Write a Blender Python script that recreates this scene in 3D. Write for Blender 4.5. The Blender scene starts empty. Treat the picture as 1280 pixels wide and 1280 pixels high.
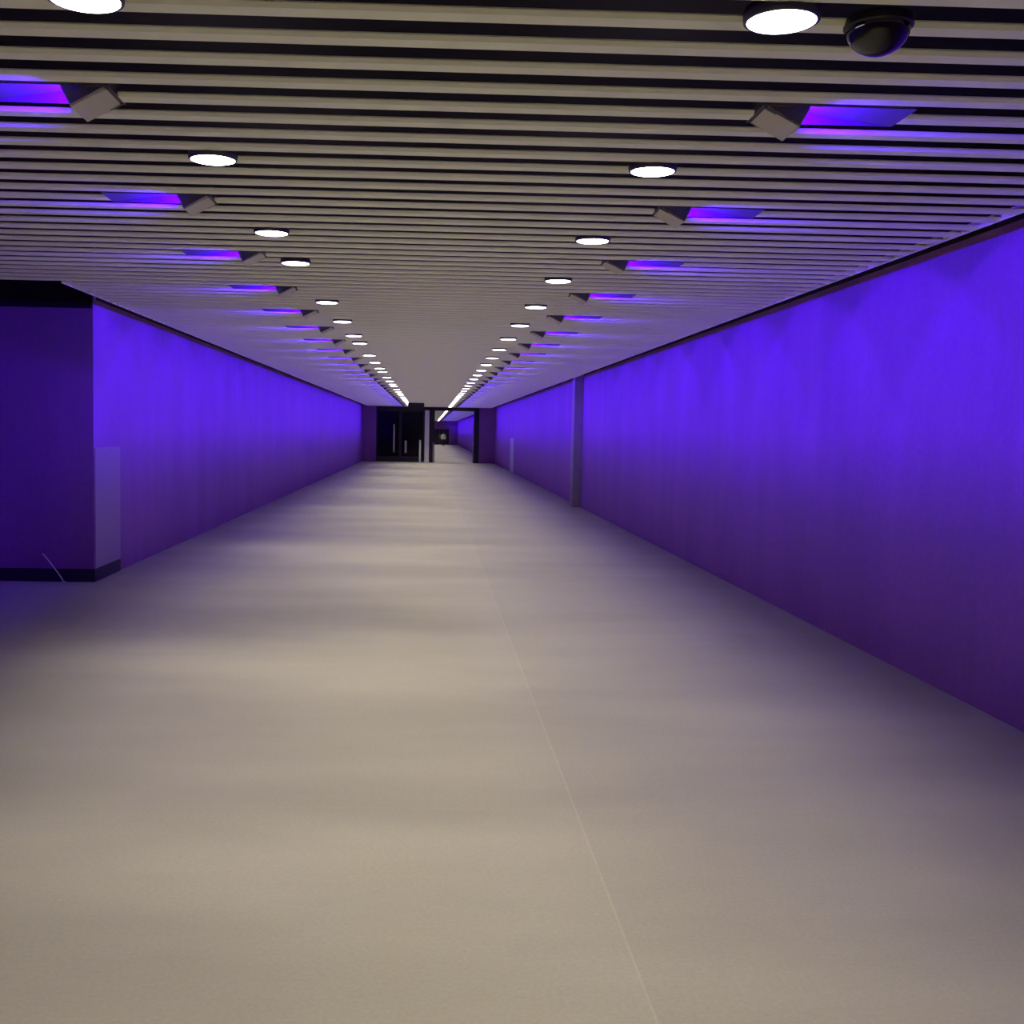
import bpy, bmesh, math, random
from mathutils import Vector, Matrix
random.seed(4)
scene = bpy.context.scene
COL = scene.collection
PI = math.pi
C = 2.975            # underside of the slatted ceiling
XR, XL = 3.52, -3.60  # wall faces
YP = 60.4            # the portal across the corridor
YE = 140.0           # far end of the corridor
P = 0.2464           # slat pitch
MOD = 8 * P

# ---------------------------------------------------------------- helpers
def link(o, parent=None):
    COL.objects.link(o)
    if parent is not None:
        o.parent = parent
    return o

def obj(name, bm, mats, parent=None, smooth=False):
    bmesh.ops.recalc_face_normals(bm, faces=bm.faces[:])
    me = bpy.data.meshes.new(name)
    bm.to_mesh(me); bm.free()
    for m in (mats if isinstance(mats, (list, tuple)) else [mats]):
        me.materials.append(m)
    if smooth:
        for p in me.polygons:
            p.use_smooth = True
    return link(bpy.data.objects.new(name, me), parent)

def box(bm, x0, x1, y0, y1, z0, z1, mat=0):
    v = [bm.verts.new((x, y, z)) for x in (x0, x1) for y in (y0, y1) for z in (z0, z1)]
    for q in ((0,1,3,2), (4,6,7,5), (0,4,5,1), (2,3,7,6), (0,2,6,4), (1,5,7,3)):
        f = bm.faces.new([v[i] for i in q]); f.material_index = mat
    return v

def boxbm(*a, bevel=0.0):
    bm = bmesh.new(); box(bm, *a)
    if bevel:
        bmesh.ops.bevel(bm, geom=bm.edges[:], offset=bevel, segments=2, affect='EDGES')
    return bm

def lathe(bm, prof, n=40, c=(0, 0, 0), close=False):
    rings = []
    for r, z in prof:
        if r < 1e-6:
            rings.append([bm.verts.new((c[0], c[1], c[2] + z))])
        else:
            rings.append([bm.verts.new((c[0] + r*math.cos(2*PI*k/n), c[1] + r*math.sin(2*PI*k/n), c[2] + z)) for k in range(n)])
    pairs = list(zip(rings, rings[1:]))
    if close:
        pairs.append((rings[-1], rings[0]))
    for a, b in pairs:
        for k in range(n):
            k2 = (k + 1) % n
            if len(a) == 1 and len(b) == 1: continue
            if len(a) == 1: bm.faces.new((a[0], b[k], b[k2]))
            elif len(b) == 1: bm.faces.new((a[k], a[k2], b[0]))
            else: bm.faces.new((a[k], a[k2], b[k2], b[k]))

def prism_xz(bm, pts, y0, y1):
    a = [bm.verts.new((x, y0, z)) for x, z in pts]
    b = [bm.verts.new((x, y1, z)) for x, z in pts]
    n = len(pts)
    bm.faces.new(a); bm.faces.new(b[::-1])
    for i in range(n):
        j = (i + 1) % n
        bm.faces.new((a[i], b[i], b[j], a[j]))

def tube(bm, pts, r, n=8):
    rings = []
    for i, p in enumerate(pts):
        p = Vector(p)
        d = (Vector(pts[min(i+1, len(pts)-1)]) - Vector(pts[max(i-1, 0)])).normalized()
        u = d.cross(Vector((0.3, 0.9, 0.2))).normalized(); w = d.cross(u)
        rings.append([bm.verts.new(p + r*(math.cos(2*PI*k/n)*u + math.sin(2*PI*k/n)*w)) for k in range(n)])
    for a, b in zip(rings, rings[1:]):
        for k in range(n):
            bm.faces.new((a[k], a[(k+1) % n], b[(k+1) % n], b[k]))
    bm.faces.new(rings[0]); bm.faces.new(rings[-1][::-1])

def struct(name, bm, mats, parent=None):
    o = obj(name, bm, mats, parent)
    if parent is None:
        o['kind'] = 'structure'
    return o

def tag(o, label, cat, group=None):
    o['label'] = label; o['category'] = cat
    if group: o['group'] = group
    return o

def thing(name, label, cat, loc=(0, 0, 0), rz=0.0, group=None):
    o = bpy.data.objects.new(name, None)
    o.empty_display_size = 0.1
    o.location = loc; o.rotation_euler = (0, 0, rz)
    link(o)
    return tag(o, label, cat, group)

def dup(root, loc, rz, label, group):
    r = root.copy(); COL.objects.link(r)
    r.location = loc; r.rotation_euler = (0, 0, rz)
    r['label'] = label; r['group'] = group
    for ch in list(root.children):
        c = ch.copy(); COL.objects.link(c); c.parent = r
    return r

ONES = ['', 'first', 'second', 'third', 'fourth', 'fifth', 'sixth', 'seventh', 'eighth', 'ninth', 'tenth', 'eleventh',
        'twelfth', 'thirteenth', 'fourteenth', 'fifteenth', 'sixteenth', 'seventeenth', 'eighteenth', 'nineteenth']
def ordinal(n):
    if n < 20: return ONES[n]
    t = {2: ('twentieth', 'twenty'), 3: ('thirtieth', 'thirty'), 4: ('fortieth', 'forty'), 5: ('fiftieth', 'fifty')}[n // 10]
    return t[0] if n % 10 == 0 else t[1] + '-' + ONES[n % 10]

# ---------------------------------------------------------------- materials
def new_mat(name):
    m = bpy.data.materials.new(name); m.use_nodes = True
    nt = m.node_tree
    return m, nt, nt.nodes['Principled BSDF']

def plain(name, col, rough=0.6, metal=0.0, spec=0.4, var=0.06, scale=14.0, bump=0.0):
    m, nt, b = new_mat(name)
    tc = nt.nodes.new('ShaderNodeTexCoord')
    no = nt.nodes.new('ShaderNodeTexNoise'); no.inputs['Scale'].default_value = scale; no.inputs['Detail'].default_value = 4
    nt.links.new(tc.outputs['Object'], no.inputs['Vector'])
    mx = nt.nodes.new('ShaderNodeMix'); mx.data_type = 'RGBA'
    mx.inputs['A'].default_value = tuple(c*(1-var) for c in col) + (1,)
    mx.inputs['B'].default_value = tuple(min(1, c*(1+var)) for c in col) + (1,)
    nt.links.new(no.outputs['Fac'], mx.inputs['Factor'])
    nt.links.new(mx.outputs['Result'], b.inputs['Base Color'])
    b.inputs['Roughness'].default_value = rough
    b.inputs['Metallic'].default_value = metal
    b.inputs['Specular IOR Level'].default_value = spec
    if bump:
        bp = nt.nodes.new('ShaderNodeBump'); bp.inputs['Strength'].default_value = bump; bp.inputs['Distance'].default_value = 0.01
        nt.links.new(no.outputs['Fac'], bp.inputs['Height']); nt.links.new(bp.outputs['Normal'], b.inputs['Normal'])
    return m

def emit(name, col, strength):
    m, nt, b = new_mat(name)
    b.inputs['Base Color'].default_value = (0.6, 0.6, 0.6, 1)
    b.inputs['Emission Color'].default_value = col + (1,)
    b.inputs['Emission Strength'].default_value = strength
    m.cycles.emission_sampling = 'NONE'
    return m

def floor_mat():
    m, nt, b = new_mat('pale_concrete_floor')
    N, L = nt.nodes.new, nt.links.new
    tc = N('ShaderNodeTexCoord')
    mp = N('ShaderNodeMapping'); mp.inputs['Scale'].default_value = (0.30, 0.85, 1)
    L(tc.outputs['Object'], mp.inputs['Vector'])
    n1 = N('ShaderNodeTexNoise'); n1.inputs['Scale'].default_value = 1.0; n1.inputs['Detail'].default_value = 5; n1.inputs['Roughness'].default_value = 0.55
    L(mp.outputs['Vector'], n1.inputs['Vector'])
    r1 = N('ShaderNodeMapRange'); r1.inputs['From Min'].default_value = 0.34; r1.inputs['From Max'].default_value = 0.66
    r1.inputs['To Min'].default_value = 0.86; r1.inputs['To Max'].default_value = 1.08
    L(n1.outputs['Fac'], r1.inputs['Value'])
    n2 = N('ShaderNodeTexNoise'); n2.inputs['Scale'].default_value = 60; n2.inputs['Detail'].default_value = 6
    L(tc.outputs['Object'], n2.inputs['Vector'])
    r2 = N('ShaderNodeMapRange'); r2.inputs['From Min'].default_value = 0.3; r2.inputs['From Max'].default_value = 0.7
    r2.inputs['To Min'].default_value = 0.94; r2.inputs['To Max'].default_value = 1.06
    L(n2.outputs['Fac'], r2.inputs['Value'])
    mu = N('ShaderNodeMath'); mu.operation = 'MULTIPLY'
    L(r1.outputs['Result'], mu.inputs[0]); L(r2.outputs['Result'], mu.inputs[1])
    sx = N('ShaderNodeSeparateXYZ'); L(tc.outputs['Object'], sx.inputs['Vector'])
    # slab east of the joint is a shade darker than the one west of it
    gt = N('ShaderNodeMath'); gt.operation = 'GREATER_THAN'; gt.inputs[1].default_value = 0.69
    L(sx.outputs['X'], gt.inputs[0])
    sd = N('ShaderNodeMapRange'); sd.inputs['To Min'].default_value = 1.0; sd.inputs['To Max'].default_value = 0.955
    L(gt.outputs[0], sd.inputs['Value'])
    mu2 = N('ShaderNodeMath'); mu2.operation = 'MULTIPLY'
    L(mu.outputs[0], mu2.inputs[0]); L(sd.outputs['Result'], mu2.inputs[1])
    # pale joint lines
    def line(sock, pos, w, period=None):
        s = sock
        if period:
            pm = N('ShaderNodeMath'); pm.operation = 'PINGPONG'; pm.inputs[1].default_value = period / 2
            ad = N('ShaderNodeMath'); ad.operation = 'SUBTRACT'; ad.inputs[1].default_value = pos
            L(s, ad.inputs[0]); L(ad.outputs[0], pm.inputs[0]); s = pm.outputs[0]; pos = 0
        c = N('ShaderNodeMath'); c.operation = 'COMPARE'; c.inputs[1].default_value = pos; c.inputs[2].default_value = w
        L(s, c.inputs[0]); return c.outputs[0]
    l1 = line(sx.outputs['X'], 0.69, 0.0042)
    l2 = line(sx.outputs['Y'], 4.95, 0.006, 4.0)
    h = N('ShaderNodeMath'); h.operation = 'MULTIPLY'; h.inputs[1].default_value = 0.35
    L(l2, h.inputs[0])
    mxl = N('ShaderNodeMath'); mxl.operation = 'MAXIMUM'; L(l1, mxl.inputs[0]); L(h.outputs[0], mxl.inputs[1])
    sc = N('ShaderNodeMath'); sc.operation = 'MULTIPLY_ADD'; sc.inputs[1].default_value = 0.12
    L(mxl.outputs[0], sc.inputs[0]); L(mu2.outputs[0], sc.inputs[2])
    vm = N('ShaderNodeVectorMath'); vm.operation = 'SCALE'
    vm.inputs[0].default_value = FLOOR_COL
    L(sc.outputs[0], vm.inputs['Scale'])
    L(vm.outputs['Vector'], b.inputs['Base Color'])
    r3 = N('ShaderNodeMapRange'); r3.inputs['To Min'].default_value = 0.42; r3.inputs['To Max'].default_value = 0.58
    L(n1.outputs['Fac'], r3.inputs['Value']); L(r3.outputs['Result'], b.inputs['Roughness'])
    b.inputs['Specular IOR Level'].default_value = 0.4
    bp = N('ShaderNodeBump'); bp.inputs['Strength'].default_value = 0.08; bp.inputs['Distance'].default_value = 0.004
    L(n2.outputs['Fac'], bp.inputs['Height']); L(bp.outputs['Normal'], b.inputs['Normal'])
    return m

def wall_mat():
    m, nt, b = new_mat('violet_lit_concrete_wall')
    N, L = nt.nodes.new, nt.links.new
    tc = N('ShaderNodeTexCoord')
    mp = N('ShaderNodeMapping'); mp.inputs['Scale'].default_value = (1.3, 1.3, 0.35)
    L(tc.outputs['Object'], mp.inputs['Vector'])
    n1 = N('ShaderNodeTexNoise'); n1.inputs['Scale'].default_value = 1.0; n1.inputs['Detail'].default_value = 6; n1.inputs['Roughness'].default_value = 0.6
    L(mp.outputs['Vector'], n1.inputs['Vector'])
    r1 = N('ShaderNodeMapRange'); r1.inputs['From Min'].default_value = 0.33; r1.inputs['From Max'].default_value = 0.67
    r1.inputs['To Min'].default_value = 0.90; r1.inputs['To Max'].default_value = 1.08
    L(n1.outputs['Fac'], r1.inputs['Value'])
    n2 = N('ShaderNodeTexNoise'); n2.inputs['Scale'].default_value = 26; n2.inputs['Detail'].default_value = 5
    L(tc.outputs['Object'], n2.inputs['Vector'])
    r2 = N('ShaderNodeMapRange'); r2.inputs['To Min'].default_value = 0.86; r2.inputs['To Max'].default_value = 1.14
    L(n2.outputs['Fac'], r2.inputs['Value'])
    mu = N('ShaderNodeMath'); mu.operation = 'MULTIPLY'
    L(r1.outputs['Result'], mu.inputs[0]); L(r2.outputs['Result'], mu.inputs[1])
    vm = N('ShaderNodeVectorMath'); vm.operation = 'SCALE'; vm.inputs[0].default_value = (0.31, 0.12, 0.36)  # violet of the wall light tinted into the base colour, green cut
    L(mu.outputs[0], vm.inputs['Scale']); L(vm.outputs['Vector'], b.inputs['Base Color'])
    b.inputs['Roughness'].default_value = 0.75
    b.inputs['Specular IOR Level'].default_value = 0.2
    bp = N('ShaderNodeBump'); bp.inputs['Strength'].default_value = 0.15; bp.inputs['Distance'].default_value = 0.006
    L(n2.outputs['Fac'], bp.inputs['Height']); L(bp.outputs['Normal'], b.inputs['Normal'])
    return m

def glass_mat():
    m, nt, b = new_mat('dark_tinted_glass')
    N, L = nt.nodes.new, nt.links.new
    tr = N('ShaderNodeBsdfTransparent'); tr.inputs['Color'].default_value = (0.35, 0.35, 0.40, 1)
    gl = N('ShaderNodeBsdfGlossy'); gl.inputs['Roughness'].default_value = 0.12; gl.inputs['Color'].default_value = (0.55, 0.55, 0.6, 1)
    fr = N('ShaderNodeFresnel'); fr.inputs['IOR'].default_value = 1.4
    mx = N('ShaderNodeMixShader')
    L(fr.outputs['Fac'], mx.inputs['Fac']); L(tr.outputs[0], mx.inputs[1]); L(gl.outputs[0], mx.inputs[2])
    L(mx.outputs[0], nt.nodes['Material Output'].inputs['Surface'])
    return m

FLOOR_COL = (0.50, 0.465, 0.40)
M_floor = floor_mat()
M_wall = wall_mat()
M_slat = plain('beige_painted_slat', (0.93, 0.95, 0.66), 0.45, spec=0.45, var=0.03, scale=3)
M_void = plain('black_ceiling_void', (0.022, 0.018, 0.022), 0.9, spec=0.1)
M_dark = plain('dark_bronze_metal', (0.022, 0.020, 0.026), 0.45, 0.3)
M_trim = plain('dark_lamp_trim', (0.05, 0.045, 0.07), 0.4, 0.2)
M_flap = plain('beige_lamp_flap', (0.56, 0.52, 0.40), 0.55, var=0.05)
M_cheek = plain('dark_lamp_housing', (0.10, 0.09, 0.11), 0.6)
M_tray = plain('grey_reflector_tray', (0.11, 0.11, 0.11), 0.7, spec=0.0)
M_plinth = plain('black_plinth', (0.03, 0.028, 0.035), 0.6)
M_board = plain('mauve_protection_board', (0.33, 0.20, 0.35), 0.5, var=0.03)
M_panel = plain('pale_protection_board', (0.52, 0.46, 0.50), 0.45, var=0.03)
M_steel = plain('brushed_steel', (0.62, 0.61, 0.58), 0.35, 0.8)
M_white = plain('pale_painted_steel', (0.90, 0.88, 0.78), 0.5)
M_pier = plain('brown_grey_render', (0.34, 0.29, 0.28), 0.8, var=0.15, scale=6)
M_glass = glass_mat()
M_domeglass, _nt, _b = new_mat('black_smoked_dome')
_b.inputs['Base Color'].default_value = (0.008, 0.008, 0.010, 1); _b.inputs['Roughness'].default_value = 0.08
M_disc = emit('lit_white_diffuser', (1.0, 0.95, 0.98), 14.0)
PURPLE = (0.100, 0.0, 1.0)
M_led = emit('lit_purple_lens', PURPLE, 6.0)
M_blue = emit('lit_blue_lamp', (0.05, 0.02, 1.0), 1.2)

# ---------------------------------------------------------------- the setting
T = 0.12
ZT = 3.62
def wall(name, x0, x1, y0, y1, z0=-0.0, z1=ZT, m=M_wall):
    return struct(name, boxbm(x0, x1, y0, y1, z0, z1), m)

struct('floor', boxbm(-8.2, XR + T, -4.2, YE + 0.3, -0.15, 0.0), M_floor)
AY0, AY1, AX = 4.6, 12.15, -7.6          # the opening on the left
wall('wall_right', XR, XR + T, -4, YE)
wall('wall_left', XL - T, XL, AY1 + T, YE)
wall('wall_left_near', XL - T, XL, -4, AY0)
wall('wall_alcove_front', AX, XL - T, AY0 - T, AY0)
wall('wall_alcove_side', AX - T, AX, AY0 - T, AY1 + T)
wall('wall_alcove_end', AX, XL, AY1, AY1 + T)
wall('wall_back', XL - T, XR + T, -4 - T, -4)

def slat(bm, x0, x1, y):        # a shallow metal trough with bevelled flanks
    pts = [(-0.050, 0.018), (-0.050, 0.013), (-0.036, 0.0), (0.036, 0.0), (0.050, 0.013), (0.050, 0.018)]
    a = [bm.verts.new((x0, y + p, C + q)) for p, q in pts]
    b = [bm.verts.new((x1, y + p, C + q)) for p, q in pts]
    bm.faces.new(a); bm.faces.new(b[::-1])
    for i in range(6):
        bm.faces.new((a[i], b[i], b[(i + 1) % 6], a[(i + 1) % 6]))

bm = bmesh.new()
box(bm, AX - T, XR + T, -4.2, YE + 0.3, ZT, ZT + 0.1, 1)
y = 3.563 - 30 * P
while y < YE - 0.2:
    x0 = XL + 0.24
    if AY0 + 0.1 < y < 10.35: x0 = AX + 0.15
    k = round((y - 3.563) / P)
    if k % 8 == 4:      # the slat is cut where the wall washers sit
        spans = [(x0, -1.835), (-1.235, 1.265), (1.865, XR - 0.24)]
    else:
        spans = [(x0, XR - 0.24)]
    for a_, b_ in spans:
        slat(bm, a_, b_, y)
    y += P
struct('ceiling', bm, [M_slat, M_void])
struct('trim_4', boxbm(XR - 0.245, XR - 0.235, -4, YE, C - 0.001, C + 0.05), M_slat)
struct('slot_shade_right', boxbm(XR - 0.012, XR, -4, YE, 3.03, ZT), M_void)  # shade in the right ceiling slot, laid on the wall as a black strip
struct('slot_shade_left', boxbm(XL, XL + 0.012, AY1 + T, YE, 3.03, ZT), M_void)  # same painted shade for the slot along the left wall
struct('trim_5', boxbm(XL + 0.235, XL + 0.245, 10.4, YE, C - 0.001, C + 0.05), M_slat)

# ---------------------------------------------------------------- ceiling downlights
SPOT_W = 118.0
def make_downlight():
    t = thing('downlight', '', 'ceiling light')
    b_ = bmesh.new()
    lathe(b_, [(0.102, 0.020), (0.112, 0.020), (0.115, 0.0), (0.113, -0.018), (0.104, -0.020), (0.102, -0.014)], 48, close=True)
    obj('trim_ring', b_, M_trim, t, True)
    b_ = bmesh.new(); lathe(b_, [(0.0, -0.029), (0.05, -0.028), (0.085, -0.0245), (0.103, -0.0195), (0.101, 0.0), (0.0, 0.0)], 40)
    obj('diffuser', b_, M_disc, t)
    ld = bpy.data.lights.new('downlight_lamp', 'SPOT')
    ld.energy = SPOT_W; ld.color = (1.0, 0.925, 0.64)
    ld.shadow_soft_size = 0.08; ld.spot_size = math.radians(90); ld.spot_blend = 1.0
    lo = bpy.data.objects.new('downlight_lamp', ld); link(lo, t); lo.location = (0, 0, -0.12)
    return t

proto = make_downlight()
used = [False]
def place_down(x, y, label, group):
    if not used[0]:
        used[0] = True
        proto.location = (x, y, C); proto['label'] = label; proto['group'] = group
        return proto
    return dup(proto, (x, y, C), 0, label, group)

Y0 = 3.462
def beyond(n): return 'beyond the dark portal' if n else ''
for side, X in (('left', -1.045), ('right', 1.045)):
    k = 0
    n = -2
    while True:
        yy = Y0 + MOD * n
        if side == 'left' and n % 4 == 3: yy -= 0.66
        if yy > (58.9 if side == 'left' else YP - 0.4): break
        if n < 0:
            lab = 'round white downlight out of view above the camera, %s row, %s pair behind' % (side, ONES[-n])
        elif n == 0:
            lab = 'large round lit downlight nearest the camera in the %s ceiling row' % side
        else:
            lab = 'round lit downlight with dark rim, %s from the camera in the %s ceiling row' % (ordinal(n + 1), side)
        place_down(X, yy, lab, 'downlights in the %s ceiling row' % side)
        n += 1
i = 0
yy = YP + 1.2
while yy < YE - 1:
    i += 1
    place_down(1.045, yy, 'tiny lit downlight in the streak seen through the portal, %s behind its header' % ordinal(i), 'downlights beyond the portal')
    yy += MOD

# ---------------------------------------------------------------- purple wall washers in the ceiling
GLOW_W = 34.0
BEAM_W = 235.0
def make_washer():
    t = thing('wall_washer', '', 'wall washer light')
    b_ = bmesh.new(); prism_xz(b_, [(0.012, -0.005), (0.148, -0.075), (0.153, -0.066), (0.024, 0.004)], -0.108, 0.108)
    bmesh.ops.bevel(b_, geom=b_.edges[:], offset=0.002, segments=1, affect='EDGES')
    obj('flap', b_, M_flap, t)
    for s in (-1, 1):
        b_ = bmesh.new(); prism_xz(b_, [(0.006, -0.003), (0.006, 0.020), (0.188, 0.020), (0.185, -0.003), (0.148, -0.073)], s*0.105 - 0.003, s*0.096 + 0.003)
        o = obj('cheek', b_, M_cheek, t); o['label'] = 'dark triangular cheek'
    b_ = bmesh.new()
    prism_xz(b_, [(0.0, 0.055), (0.17, 0.055), (0.60, 0.000), (0.60, 0.004), (0.17, 0.060), (0.0, 0.060)], -0.125, 0.125)
    for yy_ in (-0.125, 0.123):
        prism_xz(b_, [(0.0, 0.0), (0.60, 0.0), (0.60, 0.004), (0.17, 0.055), (0.0, 0.055)], yy_, yy_ + 0.002)
    obj('reflector_tray', b_, M_tray, t)
    b_ = boxbm(0.030, 0.036, -0.065, 0.065, -0.012, -0.001, bevel=0.001)
    o = obj('lamp_lens', b_, M_led, t); o['label'] = 'glowing purple lens'
    obj('housing', boxbm(0.0, 0.110, -0.119, 0.119, 0.001, 0.054), M_cheek, t)
    # the wide glow along the ceiling ...
    ld = bpy.data.lights.new('washer_glow', 'AREA')
    ld.shape = 'RECTANGLE'; ld.size = 0.13; ld.size_y = 0.030
    ld.energy = GLOW_W; ld.color = (0.06, 0.0, 1.0)
    lo = bpy.data.objects.new('washer_glow', ld); link(lo, t)
    lo.location = (0.112, 0, -0.020)
    lo.rotation_euler = Vector((1, 0, 0.0)).to_track_quat('-Z', 'Y').to_euler()
    # ... and the reflector beam thrown down the wall
    ld = bpy.data.lights.new('washer_beam', 'SPOT')
    ld.energy = BEAM_W; ld.color = PURPLE; ld.shadow_soft_size = 0.019
    ld.spot_size = math.radians(90); ld.spot_blend = 0.16
    lo = bpy.data.objects.new('washer_beam', ld); link(lo, t)
    lo.location = (0.072, 0, -0.017)
    lo.rotation_euler = Vector((math.cos(math.radians(43)), 0, -math.sin(math.radians(43)))).to_track_quat('-Z', 'Y').to_euler()
    return t

wproto = make_washer()
wused = [False]
def place_wash(side, y, label, group):
    s = 1 if side == 'right' else -1
    loc = (1.265 if s > 0 else -1.235, y, C); rz = 0 if s > 0 else PI
    if not wused[0]:
        wused[0] = True
        wproto.location = loc; wproto.rotation_euler = (0, 0, rz); wproto['label'] = label; wproto['group'] = group
        return
    dup(wproto, loc, rz, label, group)

W0 = 4.50
for side in ('right', 'left'):
    n = 0
    while W0 + MOD * n < YP - 1:
        if n == 0:
            lab = 'large beige flap wall washer with purple glow nearest the camera on the %s ceiling side' % side
        else:
            lab = 'beige flap wall washer casting purple, %s from the camera on the %s ceiling side' % (ordinal(n + 1), side)
        place_wash(side, W0 + MOD * n, lab, 'purple wall washers on the %s' % side)
        n += 1
yy = W0 + MOD * 29; i = 0
while yy < YE - 1:
    i += 1
    place_wash('right', yy, 'tiny purple wall washer seen through the portal, %s behind its header' % ordinal(i), 'purple wall washers beyond the portal')
    yy += MOD

# ---------------------------------------------------------------- camera dome on the ceiling
t = thing('ceiling_camera', 'black glossy camera dome on the ceiling beside the nearest right downlight', 'security camera', (1.365, 3.52, C))
b_ = bmesh.new(); lathe(b_, [(0.0, 0.02), (0.104, 0.02), (0.104, -0.006), (0.100, -0.010), (0.0, -0.010)], 48)
obj('base_ring', b_, M_dark, t, False)
b_ = bmesh.new(); lathe(b_, [(0.096*math.cos(a*PI/24), -0.008 - 0.082*math.sin(a*PI/24)) for a in range(13)], 48)
o = obj('dome', b_, M_domeglass, t, True); o['label'] = 'smoked black dome'

# ---------------------------------------------------------------- left wall end and alcove
struct('baseboard_alcove', boxbm(AX, XL + 0.012, AY1 - 0.012, AY1, 0.0, 0.14), M_plinth)
struct('baseboard_left', boxbm(XL, XL + 0.012, AY1, AY1 + 1.0, 0.0, 0.14), M_plinth)
o = obj('protection_board', boxbm(XL + 0.001, XL + 0.011, AY1 + 0.02, AY1 + 1.0, 0.14, 1.45, bevel=0.003), M_board)
tag(o, 'pale board on the end of the left wall above the black plinth', 'wall panel')
o = obj('protection_board', boxbm(XR - 0.011, XR - 0.001, 46.6, 48.6, 0.0, 1.45, bevel=0.003), M_panel)
tag(o, 'pale upright board on the right wall far off near the portal', 'wall panel')
b_ = bmesh.new()
tube(b_, [(-4.14, 12.13, 0.30), (-4.10, 12.10, 0.27), (-4.02, 12.06, 0.19), (-3.93, 12.02, 0.09), (-3.885, 12.0, 0.03), (-3.84, 11.98, 0.006), (-3.74, 11.97, 0.006)], 0.006)
tag(obj('cable', b_, M_white, None, True), 'thin pale cable drooping to the floor in the dark left opening', 'cable')
t = thing('blue_lamp', 'small blue lamp high up in the dark left opening', 'lamp', (-4.62, 12.15, 2.98))
b_ = bmesh.new(); lathe(b_, [(0, 0.0), (0.05, 0.0), (0.05, -0.05), (0, -0.05)], 20)
b_.transform(Matrix.Rotation(-PI/2, 4, 'X'))
b_.transform(Matrix.Scale(-1, 4, (0, 1, 0))) if b_.verts[:][0].co.y > 0.001 or max(v.co.y for v in b_.verts) > 0.001 else None
obj('housing', b_, M_dark, t)
b_ = bmesh.new()
bmesh.ops.create_uvsphere(b_, u_segments=16, v_segments=10, radius=0.045)
b_.transform(Matrix.Translation((0, -0.06, 0)))
obj('bulb', b_, M_blue, t, True)

struct('alcove_slot_shade', boxbm(AX, XL + 0.0, AY1 - 0.06, AY1, 2.93, ZT), M_void)  # shade above the alcove end wall, put in as a black strip
# pier on the right wall
struct('trim_1', boxbm(XR - 0.20, XR, 25.75, 26.25, 0.0, C + 0.1), M_pier)

# ---------------------------------------------------------------- portal across the corridor
wall('wall_portal_left', XL, -2.87, YP, YP + 0.2)
wall('wall_portal_right', 2.66, XR, YP, YP + 0.2)
struct('trim_2', boxbm(-2.87, 2.66, YP, YP + 0.22, 2.79, ZT), M_dark)
t = thing('column', 'slim pale column left of the portal opening', 'column', (-0.14, YP - 0.06, 0))
obj('shaft', boxbm(-0.12, 0.12, -0.12, 0.06, 0.06, 2.79, bevel=0.01), M_white, t)
obj('foot', boxbm(-0.13, 0.13, -0.13, 0.06, 0.0, 0.06, bevel=0.005), M_white, t)
t = thing('column', 'dark column forming the left jamb of the portal opening', 'column', (0.13, YP, 0))
obj('shaft', boxbm(-0.14, 0.14, -0.03, 0.2, 0.0, 2.79, bevel=0.008), M_dark, t)
o = obj('pale_strip', boxbm(0.06, 0.10, -0.04, -0.03, 0.0, 1.1, bevel=0.002), M_panel, t); o['label'] = 'pale strip painted as reflected light'
t = thing('column', 'dark post forming the right jamb of the portal opening', 'column', (2.50, YP, 0))
obj('shaft', boxbm(-0.12, 0.16, -0.03, 0.2, 0.0, 2.79, bevel=0.008), M_dark, t)
o = obj('pale_strip', boxbm(-0.17, -0.12, -0.02, 0.1, 0.0, 2.2, bevel=0.002), M_panel, t); o['label'] = 'pale strip painted as reflected light'  # reflection along the jamb edge, built as a pale strip

# glazed double door: structure of the room
for k, (x0, x1, hx) in enumerate(((-2.87, -1.58, -1.91), (-1.58, -0.28, -1.27))):
    fr = bmesh.new(); w = 0.07
    box(fr, x0, x0 + w, YP + 0.05, YP + 0.12, 0.02, 2.79); box(fr, x1 - w, x1, YP + 0.05, YP + 0.12, 0.02, 2.79)
    box(fr, x0 + w, x1 - w, YP + 0.05, YP + 0.12, 2.70, 2.79); box(fr, x0 + w, x1 - w, YP + 0.05, YP + 0.12, 0.02, 0.30)
    d = struct('door_%d' % (k + 1), fr, M_dark)
    obj('pane', boxbm(x0 + w, x1 - w, YP + 0.075, YP + 0.09, 0.30, 2.70), M_glass, d)
    hb = bmesh.new()
    z0, z1 = (0.52, 2.02) if k == 0 else (0.50, 1.15)
    tube(hb, [(hx, YP, z0), (hx, YP, z1)], 0.045 if k == 0 else 0.06, 12)
    for z in (z0 + 0.15, z1 - 0.15):
        tube(hb, [(hx, YP, z), (hx + 0.001, YP + 0.085, z)], 0.02, 8)
    obj('door_handle', hb, M_steel, d, True)
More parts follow.
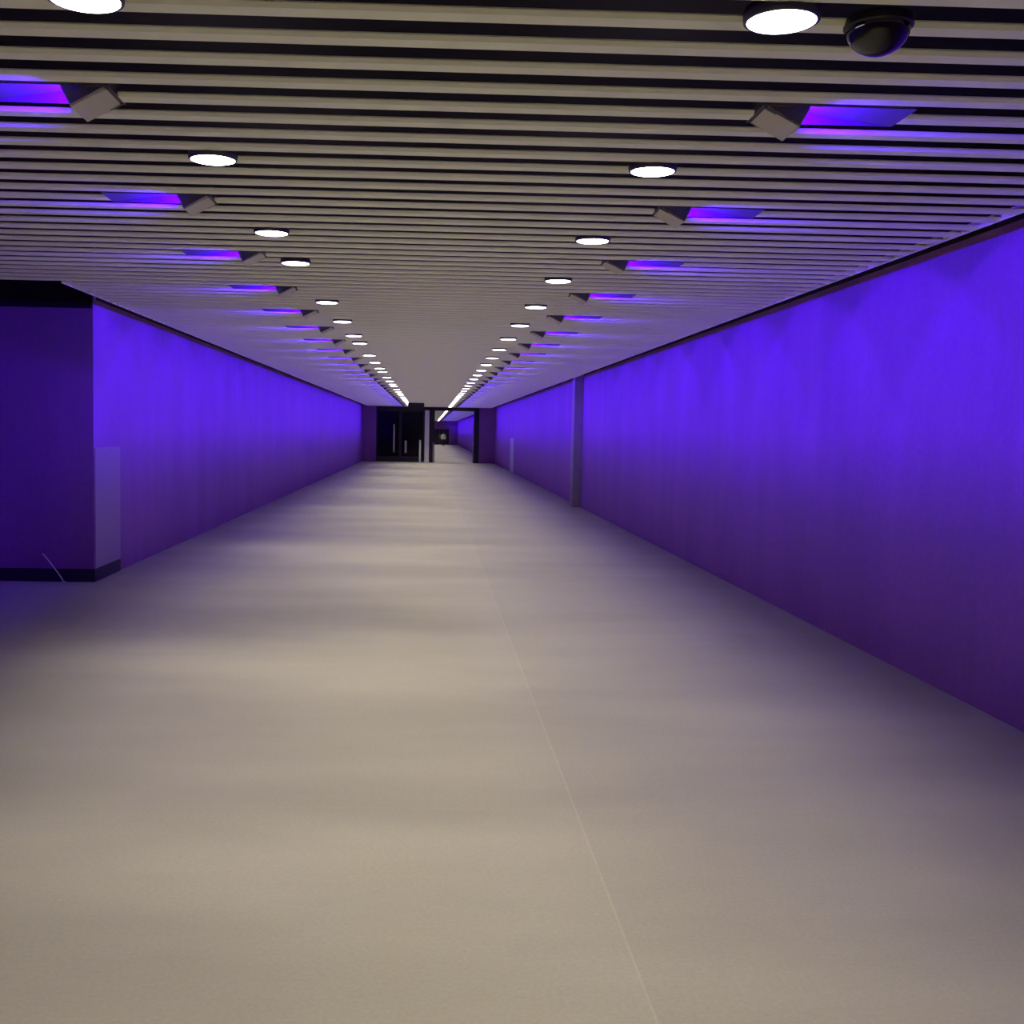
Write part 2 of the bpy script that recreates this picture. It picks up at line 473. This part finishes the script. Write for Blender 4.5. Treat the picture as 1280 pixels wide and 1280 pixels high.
# lobby behind the glass
wall('wall_lobby_side', -0.02, 0.1, YP + 0.2, YP + 6, m=M_void)
wall('wall_lobby_end', XL, 0.1, YP + 6, YP + 6.2, m=M_void)
t = thing('post', 'short thin pale post in front of the dark glass door', 'post', (-0.50, YP - 0.25, 0))
b_ = bmesh.new(); lathe(b_, [(0, 0.015), (0.05, 0.015), (0.05, 1.17), (0.04, 1.19), (0, 1.2)], 20); obj('shaft', b_, M_white, t, False)
b_ = bmesh.new(); lathe(b_, [(0, 0), (0.08, 0), (0.08, 0.015), (0, 0.015)], 20); obj('foot', b_, M_steel, t)
t = thing('hanging_sign', 'dark hanging sign box under the ceiling before the portal', 'sign', (-0.62, 50.0, 0))
obj('box', boxbm(-0.36, 0.36, -0.06, 0.06, 2.66, 2.93, bevel=0.008), M_dark, t)
for s in (-1, 1):
    b_ = bmesh.new(); tube(b_, [(s*0.27, 0, 2.93), (s*0.27, 0, C + 0.02)], 0.01, 8); obj('hanger', b_, M_steel, t)

# far end
wall('wall_end', XL, XR, YE, YE + 0.2)
fr = bmesh.new()
for x0, x1 in ((0.15, 1.27), (1.29, 2.42)):
    box(fr, x0, x1, YE - 0.06, YE, 0.01, 1.95)
d = struct('door_3', fr, M_dark)
hb = bmesh.new()
for x in (1.2, 1.36): tube(hb, [(x, YE - 0.11, 0.8), (x, YE - 0.11, 1.3)], 0.02, 8)
obj('door_handle', hb, M_steel, d)

# ---------------------------------------------------------------- person far down the corridor
def skin_mesh(name, verts, edges, radii, m, parent, root=0, sub=2):
    me = bpy.data.meshes.new(name); me.from_pydata(verts, edges, [])
    o = bpy.data.objects.new(name, me); link(o, parent)
    o.modifiers.new('skin', 'SKIN')
    for i_, r in enumerate(radii):
        me.skin_vertices[0].data[i_].radius = r if isinstance(r, tuple) else (r, r)
        me.skin_vertices[0].data[i_].use_root = (i_ == root)
    s = o.modifiers.new('sub', 'SUBSURF'); s.levels = sub; s.render_levels = sub
    o.modifiers['skin'].use_smooth_shade = True
    me.materials.append(m)
    return o
M_skin = plain('skin', (0.55, 0.36, 0.27), 0.6)
M_jacket = plain('pale_jacket_cloth', (0.80, 0.78, 0.52), 0.85)
M_trouser = plain('dark_trouser_cloth', (0.018, 0.017, 0.02), 0.9)
M_hair = plain('dark_hair', (0.02, 0.016, 0.013), 0.7)
M_shoe = plain('dark_shoe', (0.015, 0.014, 0.014), 0.5)

per = thing('person', 'person in a pale jacket and dark trousers walking far down the corridor', 'person', (1.54, 124.0, 0), PI)
S = 1.60 / 1.75
def sc(v): return tuple(c * S for c in v)
V = [(0, 0, 0.93), (0, 0, 1.10), (0, 0.005, 1.28), (0, 0.0, 1.42), (0, 0.0, 1.50), (0, -0.01, 1.58), (0, -0.015, 1.66), (0, -0.01, 1.72)]
Ed = [(i, i+1) for i in range(7)]
R = [(0.15, 0.105), (0.135, 0.10), (0.155, 0.11), (0.12, 0.085), (0.055, 0.058), (0.066, 0.08), (0.076, 0.095), (0.05, 0.06)]
def add(p, v, r):
    V.append(v); R.append(r); Ed.append((p, len(V) - 1)); return len(V) - 1
for s, st in ((-1, 0.10), (1, -0.09)):
    a = add(0, (s*0.09, 0, 0.86), 0.085); a = add(a, (s*0.095, -st*0.6 - 0.02, 0.50), 0.058); a = add(a, (s*0.095, -st + 0.03, 0.10), 0.038)
    add(a, (s*0.10, -st - 0.10, 0.04), 0.034)
    a = add(3, (s*0.185, 0.0, 1.40), 0.055); a = add(a, (s*0.235, st*0.5 + 0.02, 1.12), 0.042); a = add(a, (s*0.24, st*0.9 - 0.06, 0.88), 0.029)
    h = add(a, (s*0.238, st*0.95 - 0.075, 0.81), (0.018, 0.036))
    for q, (dy, ln) in enumerate(((-0.030, 0.075), (-0.010, 0.085), (0.010, 0.08), (0.028, 0.062))):
        f = add(h, (s*0.236, st*0.95 - 0.078 + dy, 0.765), 0.009); add(f, (s*0.226, st*0.95 - 0.084 + dy, 0.765 - ln*0.75), 0.008)
    f = add(a, (s*0.226, st*0.95 - 0.118, 0.84), 0.011); add(f, (s*0.220, st*0.95 - 0.130, 0.79), 0.009)
skin_mesh('body', [sc(v) for v in V], Ed, [tuple(c*S for c in (r if isinstance(r, tuple) else (r, r))) for r in R], M_skin, per)
# face features
b_ = bmesh.new()
for s in (-1, 1):
    bmesh.ops.create_uvsphere(b_, u_segments=10, v_segments=8, radius=0.011*S, matrix=Matrix.Translation(sc((s*0.03, -0.102, 1.655))))
obj('eyes', b_, M_hair, per, True)
b_ = bmesh.new(); bmesh.ops.create_cone(b_, segments=8, radius1=0.016*S, radius2=0.005*S, depth=0.045*S, matrix=Matrix.Translation(sc((0, -0.112, 1.628))), cap_ends=True)
obj('nose', b_, M_skin, per, True)
b_ = bmesh.new(); box(b_, *[c*S for c in (-0.024, 0.024, -0.100, -0.088, 1.588, 1.597)]); obj('mouth', b_, plain('lips', (0.4, 0.18, 0.15), 0.5), per)
b_ = bmesh.new()
for s in (-1, 1):
    bmesh.ops.create_uvsphere(b_, u_segments=10, v_segments=8, radius=0.03*S, matrix=Matrix.Translation(sc((s*0.082, 0.0, 1.64))) @ Matrix.Diagonal((0.35, 0.7, 1.1, 1)))
obj('ears', b_, M_skin, per, True)
b_ = bmesh.new(); bmesh.ops.create_uvsphere(b_, u_segments=20, v_segments=14, radius=0.112*S, matrix=Matrix.Translation(sc((0, 0.016, 1.692))) @ Matrix.Diagonal((0.86, 1.0, 0.92, 1)))
bmesh.ops.delete(b_, geom=[v for v in b_.verts if v.co.z < 1.60*S or (v.co.y < -0.05*S and v.co.z < 1.70*S)], context='VERTS')
obj('hair', b_, M_hair, per, True)
# jacket: torso and sleeves, wide and loose to the hips
JV = [(0, 0, 0.84), (0, 0, 0.98), (0, 0, 1.14), (0, 0.005, 1.30), (0, 0, 1.43), (0, 0, 1.49)]
JE = [(i, i+1) for i in range(5)]
JR = [(0.215, 0.155), (0.225, 0.16), (0.215, 0.155), (0.215, 0.15), (0.155, 0.11), (0.075, 0.075)]
for s, st in ((-1, 0.10), (1, -0.09)):
    for p, v, r in ((4, (s*0.20, 0.0, 1.39), 0.078), (None, (s*0.255, st*0.5 + 0.02, 1.12), 0.066), (None, (s*0.258, st*0.9 - 0.055, 0.90), 0.050)):
        JV.append(v); JR.append((r, r)); JE.append((p if p is not None else len(JV) - 2, len(JV) - 1))
skin_mesh('jacket', [sc(v) for v in JV], JE, [tuple(c*S for c in r) for r in JR], M_jacket, per)
TV = [(0, 0, 0.97), (0, 0, 0.90)]; TE = [(0, 1)]; TR = [(0.16, 0.115), (0.165, 0.12)]
for s, st in ((-1, 0.10), (1, -0.09)):
    for p, v, r in ((1, (s*0.09, 0, 0.82), 0.105), (None, (s*0.095, -st*0.6 - 0.02, 0.50), 0.078), (None, (s*0.095, -st + 0.03, 0.10), 0.066)):
        TV.append(v); TR.append((r, r)); TE.append((p if p is not None else len(TV) - 2, len(TV) - 1))
skin_mesh('trousers', [sc(v) for v in TV], TE, [tuple(c*S for c in r) for r in TR], M_trouser, per)
for s, st in ((-1, 0.10), (1, -0.09)):
    b_ = bmesh.new(); bmesh.ops.create_uvsphere(b_, u_segments=16, v_segments=10, radius=1.0*S, matrix=Matrix.Translation(sc((s*0.098, -st - 0.045, 0.048))) @ Matrix.Diagonal((0.052, 0.135, 0.05, 1)))
    for v in b_.verts: v.co.z = max(v.co.z, 0.001)
    obj('shoe', b_, M_shoe, per, True)

# ---------------------------------------------------------------- world and camera
w = bpy.data.worlds.new('World'); scene.world = w; w.use_nodes = True
w.node_tree.nodes['Background'].inputs[0].default_value = (0, 0, 0, 1)

cd = bpy.data.cameras.new('Camera'); cam = bpy.data.objects.new('Camera', cd); COL.objects.link(cam)
cam.matrix_world = Matrix.Translation((0, 0, 1.7)) @ Matrix.Rotation(-0.032007, 4, 'Z') @ Matrix.Rotation(PI/2 - 0.071773, 4, 'X') @ Matrix.Rotation(math.radians(1.1), 4, 'Z')
cd.sensor_width = 36; cd.lens = 1400 / 1280 * 36
cd.shift_x = 60 / 1280
cd.clip_start = 0.02; cd.clip_end = 500
scene.camera = cam
vs = scene.view_settings
vs.view_transform = 'Standard'; vs.look = 'None'; vs.gamma = 1; vs.use_curve_mapping = False
vs.exposure = 0.0
